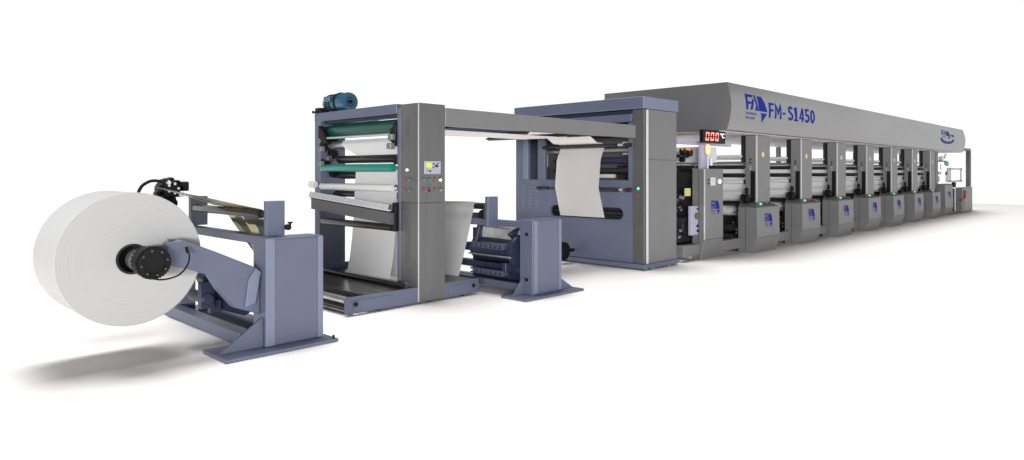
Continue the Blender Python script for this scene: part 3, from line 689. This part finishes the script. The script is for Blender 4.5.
# faint pressed marks on the front panel
g = MB()
for i in range(3):
    for j in range(7): g.box(X0-.003, X0-.0005, 8.42+i*.17, 8.50+i*.17, .93+j*.062, .945+j*.062, 0)
g.build('pressed_slots', 'blue_light', bx)
pa = [(9.10, 2.095), (9.24, 2.09), (9.285, 2.06), (9.285, 2.0), (9.24, 1.9), (9.205, 1.8), (9.20, 1.5), (9.195, 1.335), (9.197, 1.30), (9.205, 1.1), (9.215, .83)]
sy = lambda z: .05*(2-z)/.67 if z > 1.33 else .05-.11*(1.33-z)/.5
w = MB().sheet([(x, 6.87+sy(z), z) for x, z in pa], [(x, 7.84+sy(z), z) for x, z in pa], .003, 8)
tag(w.build('paper_web', 'cream'), 'cream paper web hanging over two black rollers on the blue infeed box front', 'paper web')

# ------------------------------------------------------------------ canopy
CY = 5.76; CZ0, CZ1 = 2.37, 3.235
def cy_at(z):
    t = (z-CZ0)/(CZ1-CZ0)
    return CY-.085*math.sin(PI*min(1, max(0, t)))
cn = thing('canopy_hood', 'long grey curved canopy hood with blue lettering, over all the printing units', 'canopy', (21.2, 7.1, 2.37))
pts = [(CY+.03, CZ0-.012)]
for i in range(25):
    z = CZ0+(CZ1-CZ0)*i/24; pts.append((cy_at(z), z))
pts += [(8.50, CZ1+.005), (8.50, CZ0-.012)]
MB().prism(pts, 'x', 11.50, 31.0, 0).build('hood_shell', 'hood', cn)
MB().box(11.53, 30.97, 5.86, 8.45, CZ0-.022, CZ0-.014, 0).build('pale_bounce_sheet', 'panel_light', cn)  # added pale sheet, brightens the hood underside with floor bounce
def onc(off=.004):
    return lambda u, v: Vector((u, cy_at(v)-off, v))
zx = 13.10
for ch, adv in (('F', .58), ('M', .78), ('-', .52), ('S', .62), ('1', .58), ('4', .64), ('5', .60), ('0', .58)):
    if ch == 'S': zx += .02
    g_ = glyph(ch); wd = max(v[0] for v in g_[0]); hz = 1.0 if ch != '-' else 1.0
    vs_ = [(zx+.475*x*1.02, 2.675+.30*z+.012*(zx-13.1)*0) for x, z in g_[0]]
    decal('letter', (vs_, g_[1]), onc(), 'logo', cn, sub=2)
    zx += adv*.49
lv = LOGO
decal('logo_mark', fit(lv, 12.10, 13.02, 2.56, 3.07), onc(), 'logo', cn, sub=3)
# far mark: smaller sign with a bowl shaped outline
ps = [fit(LOGO, .12, .72, .36, 1.02)]
for k in range(10):
    a0 = PI+PI*k/10; a1 = PI+PI*(k+1)/10
    o = lambda a, r: (.5+r*math.cos(a), .40+r*.80*math.sin(a))
    ps.append(poly(o(a0, .5), o(a1, .5), o(a1, .35), o(a0, .35)))
ps.append(fit(shape_verts_text('MACHINE'), .26, .74, .12, .25))
ps.append(poly((.78, .62), (.98, .62), (.98, .78), (.78, .78)))
decal('logo_mark', fit(merge(*ps), 27.0, 29.1, 2.60, 3.06), onc(), 'logo', cn, sub=2)

# ------------------------------------------------------------------ printing units
GRP = 'printing units lined up under the canopy'
def make_unit():
    x0 = 12.83
    u = thing('printing_unit', 'u', 'printing unit', (x0, 7.2, 0), GRP)
    CX = .28
    c = MB()
    c.box(x0+CX, x0+.92, 5.935, 6.165, .99, 2.34, .006)
    colu = c.build('upper_column', 'grey', u)
    MB().box(x0+CX-.006, x0+CX+.02, 5.926, 5.95, .995, 2.335, .002).build('corner_bright_strip', 'bright_strip', colu)  # bright strip painted in for the highlight along the column edge
    MB().box(x0+CX-.008, x0+CX-.0005, 5.965, 6.055, 1.02, 1.62, 0).build('inspection_slot', 'black', colu)
    for z in (1.79, 1.85): MB().cyl((x0+CX-.012, 6.06, z), (x0+CX-.0005, 6.06, z), .018, 10).build('bolt_head', 'black', colu)
    for z in (1.66, 1.71): MB().cyl((x0+CX-.012, 6.06, z), (x0+CX-.0005, 6.06, z), .014, 10).build('indicator_lamp', 'whiteplastic', colu)
    MB().lathe((x0+.58, 5.9345, 1.96), (x0+.58, 5.928, 1.96), [(0, .058), (.004, .058), (.006, .05)], 16).build('warning_label', 'yellow', colu)
    # cabinet
    CW = 1.06
    pr_ = [(6.19, .0), (6.19, .90), (5.80, .90), (5.79, .30), (5.875, .0)]
    cab = MB().prism(pr_, 'x', x0, x0+CW, .006).build('cabinet', 'grey', u)
    b_ = MB(); bm = b_.bm
    lo = [bm.verts.new(p) for p in ((x0, 5.80, .901), (x0+CW, 5.80, .901), (x0+CW, 6.19, .901), (x0, 6.19, .901))]
    hi = [bm.verts.new(p) for p in ((x0+.24, 5.93, .99), (x0+.82, 5.93, .99), (x0+.88, 6.19, .99), (x0+.12, 6.19, .99))]
    fs = [bm.faces.new(lo[::-1]), bm.faces.new(hi)]+[bm.faces.new((lo[i], lo[(i+1) % 4], hi[(i+1) % 4], hi[i])) for i in range(4)]
    bmesh.ops.recalc_face_normals(bm, faces=fs)
    b_.build('console', 'grey', cab)
    MB().box(x0-.003, x0-.0005, 6.03, 6.036, .03, .88, 0).build('panel_seam', 'black', cab)
    MB().box(x0+.015, x0+CW-.015, 5.786, 5.7895, .303, .309, 0).build('panel_seam', 'black', cab)
    def con(px, py, h, r, nm, m):
        zz = .901+(py-5.80)*.685
        MB().cyl((px, py, zz-.003), (px, py-.4*h, zz+h), r, 12).build(nm, m, cab)
    con(x0+.34, 5.88, .02, .026, 'indicator_lamp', 'green_led'); con(x0+.66, 5.90, .02, .022, 'push_button', 'red')
    for q in ((.46, 5.86), (.56, 5.85), (.68, 5.85), (.78, 5.88), (.84, 5.84)): con(x0+q[0], q[1], .012, .02, 'push_button', 'black')
    decal('logo_mark', fit(LOGO, x0+.36, x0+.70, .48, .77), lambda a, b_: Vector((a, 5.79-.006+(b_-.5)*.017, b_)), 'logo', cab)
    # floor rail to the next unit
    MB().box(x0+1.061, x0+2.27, 6.06, 6.20, .09, .29, .005).build('floor_rail', 'grey', u)
    MB().box(x0+1.3, x0+1.42, 6.04, 6.22, 0, .089, .004).build('rail_foot', 'grey_dark', u)
    # drive side
    MB().box(x0+.30, x0+.44, 8.35, 8.45, 0, 2.34, .006).build('rear_column', 'grey', u)
    xc = x0; x0 = x0+.26
    # web path
    MB().box(x0+.20, x0+.32, 6.24, 8.34, 1.76, 1.82, .005).build('web_guide', 'grey', u)
    MB().box(x0+.10, x0+.16, 6.17, 6.30, 1.80, 2.34, .004).build('inner_post', 'machinery', u)
    for n, dx, z, r, m in (('guide_roller', .18, 1.70, .042, 'rubber'), ('guide_roller', .16, 1.53, .045, 'rubber'), ('impression_roller', .12, 1.11, .11, 'bright_steel'),
                           ('guide_roller', .10, 1.40, .04, 'bright_steel'), ('guide_roller', .12, 1.92, .03, 'bright_steel'), ('printing_cylinder', .10, .80, .10, 'bright_steel')):
        roller(n, x0+dx, z, 6.17, 8.34, r, m, u, jr=r*.5, jl=.10, seg=24)
    MB().sheet([(x0+.24, 6.22, 1.80), (x0+.235, 6.22, 1.55), (x0+.34, 6.22, 1.10)], [(x0+.24, 8.1, 1.80), (x0+.235, 8.1, 1.55), (x0+.34, 8.1, 1.10)], .003, 4).build('web', 'paper', u)
    g = MB()
    g.box(x0+.38, x0+.42, 6.22, 8.3, .30, 1.0, 0); g.box(x0+.02, x0+.34, 6.3, 8.2, .40, .52, .01)
    g.box(x0+.05, x0+.30, 6.21, 6.27, .45, .98, .01); g.cyl((x0+.16, 6.14, .98), (x0+.16, 6.24, .98), .10); g.cyl((x0+.10, 6.12, .80), (x0+.10, 6.25, .80), .08)
    g.cyl((x0+.30, 6.10, 1.05), (x0+.30, 6.2, 1.05), .07)
    g.build('ink_station', 'machinery', u)
    MB().box(x0-.2, x0+1.9, 6.35, 8.2, .04, .34, .01).build('sump', 'machinery', u)
    g = MB(); gear_ring(g, (x0+.18, 6.12, 1.04), (x0+.18, 5.98, 1.04), .08, .022, 6); g.cyl((x0+.0, 5.97, 1.0), (x0+.0, 6.15, 1.0), .045); g.cyl((x0-.04, 6.04, 1.05), (x0-.04, 6.14, 1.05), .035)
    g.cyl((x0+.02, 6.08, 1.12), (x0+.02, 6.16, 1.12), .03); g.box(x0-.05, x0+.10, 6.02, 6.12, .955, 1.0, .006)
    g.build('adjusting_knobs', 'black', u)
    g = MB(); g.lathe((x0-.12, 6.02, 1.06), (x0-.12, 6.16, 1.06), [(0, .03), (.02, .07), (.05, .08), (.08, .06), (.10, .10), (.14, .10)], 18); gear_ring(g, (x0-.12, 6.04, 1.06), (x0-.12, 6.10, 1.06), .075, .016, 8)
    g.build('hand_wheel', 'black', u)
    MB().lathe((x0+.02, 6.10, 1.22), (x0+.02, 6.17, 1.22), [(0, .03), (.02, .06), (.05, .07), (.07, .05)], 14).build('hand_wheel', 'black', u)
    MB().box(x0-.20, x0+.0, 6.12, 6.18, .992, 1.02, .003).build('bearing_plate', 'grey_dark', u)
    random.seed(11)
    for i in range(9):
        z = .36+.07*i; y = 6.16+random.random()*.3
        MB().cyl((x0-.05-random.random()*.1, y, z), (x0+.1, y, z), .014+.014*random.random(), 8).build('pipe_fitting', 'steel', u)
    MB().tube([(x0-.10, 6.18, .36), (x0-.16, 6.15, .5), (x0-.14, 6.2, .68), (x0-.02, 6.3, .78)], .010, 8).build('hose', 'cyan', u)
    MB().tube([(x0+.0, 6.16, .34), (x0-.06, 6.2, .48), (x0-.03, 6.3, .6), (x0+.05, 6.3, .72)], .014, 8).build('hose', 'black', u)
    for z, dx in ((1.70, .18), (1.53, .16), (1.40, .10), (1.92, .12)):
        MB().box(x0+dx-.05, x0+dx+.05, 6.175, 6.22, z-.045, z+.045, .006).build('bearing_block', 'machinery', u)
        MB().cyl((x0+dx-.02, 6.172, z), (x0+dx-.02, 6.15, z), .022, 10).build('shaft_end', 'bright_steel', u)
    for i in range(3): MB().tube([(x0-.02-.04*i, 6.30+.03*i, .96), (x0-.10-.04*i, 6.24, .88), (x0-.10-.07*i, 6.24, .7), (x0-.16+.05*i, 6.26, .34)], .012, 6).build('cable', 'black', u)
    MB().box(xc+.921, xc+1.0, 6.02, 6.12, 2.02, 2.22, .006).build('sensor_bracket', 'black', u)
    MB().cyl((x0-.03, 6.2, .86), (x0-.03, 6.26, .86), .02, 10).build('push_button', 'red', u)
    MB().box(x0-.05, x0+.05, 6.30, 6.60, .90, .925, .003).build('ink_tray', 'grey_dark', u)
    return u
ordn = ['first', 'second', 'third', 'fourth', 'fifth', 'sixth']
labs = ['nearest grey printing unit with a push-button console, below the canopy company mark',
        'second grey console printing unit from the left, below the digits of the canopy lettering',
        'third grey console printing unit from the left under the canopy',
        'middle one of the seven grey console printing units',
        'third grey console printing unit from the far right end',
        'last but one of the seven grey console printing units',
        'farthest and smallest grey console printing unit, beside the open end frame']
U = make_unit()
for k in range(7):
    o = U if k == 0 else copy_tree(U)
    o.location.x = 12.83+2.285*k
    o['label'] = labs[k]

# first unit (narrow column without console)
fu = thing('printing_unit', 'plain grey printing unit with a small switch plate, under the red temperature display', 'printing unit', (11.22, 7.2, 0), GRP)
x0 = 11.20
pr_ = [(6.29, .0), (6.29, 1.66), (6.05, 1.66), (6.045, .36), (6.12, .0)]
c1 = MB().prism(pr_, 'x', x0, x0+.72, .006).build('column', 'grey', fu)
MB().box(x0-.002, x0+.016, 6.038, 6.06, .37, 1.65, .002).build('corner_bright_strip', 'bright_strip', c1)
MB().box(x0+.02, x0+.70, 6.041, 6.0445, .362, .368, 0).build('panel_seam', 'black', c1)
MB().box(x0-.003, x0-.0005, 6.16, 6.165, .03, 1.63, 0).build('panel_seam', 'black', c1)
sp = MB().box(x0+.22, x0+.40, 6.035, 6.0445, 1.35, 1.50, .002).build('switch_plate', 'whiteplastic', c1)
MB().box(x0+.26, x0+.31, 6.030, 6.0345, 1.40, 1.44, 0).build('switch', 'yellow', sp)
MB().cyl((x0+.56, 6.0445, 1.425), (x0+.56, 6.02, 1.425), .04, 16).build('indicator_lamp', 'white_led', c1)
for z in (1.45, 1.39): MB().cyl((x0+.14, 6.0445, z), (x0+.14, 6.03, z), .016, 10).build('push_button', 'black', c1)
decal('logo_mark', fit(LOGO, x0+.26, x0+.58, .80, 1.07), lambda a, b_: Vector((a, 6.040, b_)), 'logo', c1)
MB().box(x0-.58, x0-.001, 6.14, 6.28, .09, .29, .005).build('floor_rail', 'grey', fu)
MB().box(x0+.721, x0+1.62, 6.10, 6.24, .09, .29, .005).build('floor_rail', 'grey', fu)
MB().box(x0, x0+.72, 8.35, 8.5, 0, 2.35, .006).build('rear_column', 'grey', fu)
dp = MB().box(x0-.27, x0-.02, 6.155, 6.22, .46, .98, .006).build('dial_plate', 'lavender', fu)
g = MB(); g.cyl((x0-.10, 6.154, .80), (x0-.10, 6.12, .80), .06, 20); g.build('dial', 'lid', dp)
g = MB(); g.cyl((x0-.07, 6.154, .62), (x0-.07, 6.13, .62), .026, 12); g.cyl((x0-.06, 6.154, .53), (x0-.06, 6.13, .53), .026, 12); g.cyl((x0-.06, 6.154, .93), (x0-.06, 6.14, .93), .02, 12); g.build('knob', 'black', dp)
for n, dx, z, r, m, ya in (('guide_roller', .16, 1.70, .05, 'rubber', 6.32), ('guide_roller', .62, 1.62, .045, 'rubber', 6.32), ('impression_roller', .50, 1.18, .10, 'white_roller', 6.32), ('guide_roller', .55, 1.42, .045, 'rubber', 6.32),
                          ('guide_roller', -.15, 1.62, .07, 'rubber', 6.5), ('printing_cylinder', -.10, 1.08, .12, 'rubber', 6.4), ('guide_roller', -.2, .70, .08, 'rubber', 6.4), ('printing_cylinder', .5, .85, .1, 'steel', 6.32)):
    roller(n, x0+dx, z, ya, 8.34, r, m, fu, jr=r*.5, seg=24)
g = MB(); g.box(x0+.28, x0+.32, 6.32, 8.3, .3, 1.6, 0); g.box(x0-.36, x0-.30, 6.7, 8.3, .3, 1.6, 0)
g.box(x0-.3, x0+.1, 6.4, 8.2, .32, .5, .01); g.cyl((x0-.15, 6.3, .62), (x0-.15, 6.5, .62), .16); g.build('ink_station', 'machinery', fu)
for z, m in ((1.52, 'lid'), (1.42, 'lavender'), (1.33, 'lid'), (1.22, 'lid')):
    MB().box(x0-.32, x0-.20, 6.5, 7.6, z-.035, z+.03, .004).build('roller_guard', m, fu)
MB().box(x0-.16, x0-.04, 6.30, 6.36, 1.16, 1.30, .003).build('gauge', 'yellow', fu)
g = MB(); random.seed(5)
for i in range(16):
    y = 6.36+random.random()*.2; z = .36+.8*random.random(); xx = x0-.40+.35*random.random()
    MB().cyl((xx, y, z), (xx+.08, y+.02, z+.02), .012+.02*random.random(), 8).build('pipe_fitting', 'steel', fu)
MB().tube([(x0-.35, 6.3, 2.0), (x0-.2, 6.26, 2.02), (x0-.1, 6.28, 1.97), (x0-.05, 6.3, 1.9)], .022).build('hose', 'orange', fu)
g = MB(); g.cyl((x0-.1, 6.25, 1.95), (x0-.1, 6.45, 1.95), .07); g.box(x0-.4, x0-.1, 6.3, 6.4, 1.86, 1.92, .01); g.cyl((x0-.25, 6.3, 1.82), (x0-.25, 6.4, 1.82), .04); g.cyl((x0-.3, 6.26, 1.98), (x0-.3, 6.36, 1.98), .05); g.build('valve_block', 'black', fu)
MB().box(x0-.6, x0+1.4, 6.22, 6.30, 2.10, 2.17, .004).build('header_beam', 'lavender', fu)
MB().box(x0+.55, x0+1.15, 6.40, 8.3, 1.78, 2.08, .01).build('drying_box', 'panel_light', fu)
MB().box(x0+.06, x0+.30, 6.14, 6.20, 1.66, 2.10, .004).build('display_post', 'lavender', fu)
MB().cyl((x0+.40, 6.13, 1.72), (x0+.40, 6.13, 1.86), .035, 12).build('sensor', 'whiteplastic', fu)
# warning lamp on its pole
wl = MB().cyl((x0+.08, 6.02, 1.665), (x0+.08, 6.02, 1.94), .014, 10).build('lamp_pole', 'whiteplastic', fu)
MB().lathe((x0+.08, 6.02, 1.94), (x0+.08, 6.02, 2.10), [(0, .03), (.01, .038), (.13, .038), (.155, .025), (.16, .01)], 16).build('beacon_lens', 'amber_led', wl)
# temperature display
sg = thing('temperature_display', 'black display box reading 000 °C in red digits below the canopy corner', 'display', (11.35, 5.96, 2.12))
bx0, bz0 = 10.95, 2.125
body = MB().box(bx0, bx0+.83, 5.93, 6.01, bz0, bz0+.235, .006).build('housing', 'black', sg)
MB().cyl((bx0+.2, 5.99, bz0+.236), (bx0+.62, 5.99, bz0+.236), .01, 8).build('hanger', 'grey_dark', sg)
def seg7(xc, zc, w, h, t, sl):
    def P(x, z): return (xc+x+sl*z, zc+z)
    out = []
    for (x0_, z0_, x1_, z1_) in ((-w, h-t, w, h), (-w, -h, w, -h+t), (-w, .01, -w+t, h-t*.8), (w-t, .01, w, h-t*.8), (-w, -h+t*.8, -w+t, -.01), (w-t, -h+t*.8, w, -.01)):
        out.append(poly(P(x0_, z0_), P(x1_, z0_), P(x1_, z1_), P(x0_, z1_)))
    return merge(*out)
for i in range(3):
    decal('digit', seg7(bx0+.14+.18*i, bz0+.115, .058, .074, .023, .16), lambda a, b_: Vector((a, 5.926, b_)), 'red_led', body)
decal('degree_sign', fit(shape_verts_text('°C', offset=.02), bx0+.63, bx0+.78, bz0+.10, bz0+.19), lambda a, b_: Vector((a, 5.926, b_)), 'white_led', body)

# ------------------------------------------------------------------ far end delivery unit
en = thing('delivery_unit', 'open grey frame with pale monitor and low cabinet at the far right end', 'delivery unit', (31, 7, 0))
cabe = MB().box(31.2, 33.1, 5.82, 6.05, .02, .99, .01).build('cabinet', 'grey', en)
MB().box(31.5, 33.0, 5.805, 5.8195, .08, .93, .004).build('door', 'grey', cabe)
MB().tube([(31.0, 5.80, .50), (31.35, 5.77, .55), (31.5, 5.77, .70), (31.6, 5.77, .85)], .03, 8).build('red_handle', 'red', cabe)
MB().box(32.8, 33.05, 5.85, 6.0, 1.0, 2.46, .01).build('post', 'grey_dark', en)
MB().box(31.02, 33.05, 5.86, 5.99, 2.461, 2.56, .008).build('top_rail', 'grey_dark', en)
MB().box(32.8, 33.05, 8.3, 8.45, .0, 2.46, .01).build('post', 'grey_dark', en)
MB().box(32.9, 33.0, 6.0, 8.3, 2.462, 2.55, .008).build('top_rail', 'grey_dark', en)
mf = MB().box(30.4, 32.6, 6.10, 6.22, 1.20, 1.76, .02).build('monitor', 'panel_light', en)
MB().box(30.8, 32.2, 6.09, 6.0995, 1.28, 1.68, .002).build('screen', 'screen', mf)
g = MB()
for x, z in ((30.5, 1.24), (32.5, 1.24), (30.5, 1.72), (32.5, 1.72)): MB().box(x-.06, x+.06, 6.08, 6.0995, z-.04, z+.04, 0).build('corner_clip', 'grey_dark', mf)
m2_ = MB().box(29.9, 30.6, 6.25, 6.33, 1.9, 2.2, .01).build('monitor', 'bezel', en)
MB().box(30.0, 30.5, 6.24, 6.2495, 1.95, 2.15, .002).build('screen', 'screen', m2_)
MB().box(30.4, 32.3, 6.3, 6.4, 1.02, 1.12, .01).build('shelf', 'panel_light', en)
MB().box(31.3, 31.6, 6.1, 6.2, .99, 1.195, .01).build('monitor_arm', 'black', en)
MB().box(29.0, 30.1, 6.12, 6.2, 1.62, 1.98, .01).build('panel', 'screen', en)  # plain panel, no lamp; glow added so it shows white
MB().lathe((29.6, 6.2, 1.92), (30.5, 6.2, 1.92), [(0, .05), (.2, .12), (.7, .12), (.9, .05)], 14).build('air_valve', 'greenb', en)
MB().box(28.2, 30.6, 6.3, 6.42, 1.96, 2.04, .01).build('crossbar', 'lid', en)
MB().tube([(28.3, 6.25, 2.35), (28.7, 6.25, 2.2), (29.4, 6.25, 2.12), (30.2, 6.25, 2.1), (30.6, 6.25, 2.3)], .03, 8).build('hose', 'yellow', en)
MB().prism([(6.20, 0), (6.20, 1.16), (5.98, 1.16), (5.90, 1.10), (5.88, .3), (5.95, 0)], 'x', 28.75, 30.0, .01).build('end_column', 'grey', en)
decal('logo_mark', fit(LOGO, 29.2, 29.6, .62, .88), lambda a, b_: Vector((a, 5.878, b_)), 'logo', en)
MB().box(28.3, 28.7, 6.1, 6.2, .1, 2.34, .01).build('side_frame', 'grey_dark', en)
g = MB(); random.seed(21)
g.box(28.9, 30.3, 6.3, 7.6, .3, .42, .01); g.box(30.1, 30.3, 6.2, 8.2, .1, 1.0, .01)
for i in range(5): g.cyl((29.3, 6.2, .25+.16*i), (29.3, 8.2, .25+.16*i), .06, 12)
g.box(28.7, 29.2, 6.3, 6.5, .02, .9, .01); g.box(30.2, 32.5, 6.5, 6.6, .05, .98, .01); g.box(30.06, 31.18, 6.06, 6.16, .05, .96, .01)
g.build('roller_stack', 'machinery', en)
g = MB()
for i in range(12):
    y = 6.1+random.random()*.2; x = 28.4+random.random()*1.8; z = 1.2+random.random()*.8
    MB().box(x, x+.12+.2*random.random(), y, y+.05, z, z+.08+.18*random.random(), .004).build('fitting', ('lid', 'machinery', 'lavender', 'bezel')[i % 4], en)
for i in range(3): MB().cyl((29.0, 6.1, .25+.22*i), (30.0, 6.15, .27+.22*i), .05, 12).build('guide_roller', 'steel', en)
for x in (30.6, 32.9): MB().cyl((x, 5.95, 0), (x, 5.95, .02), .08, 12).build('foot', 'black', en)
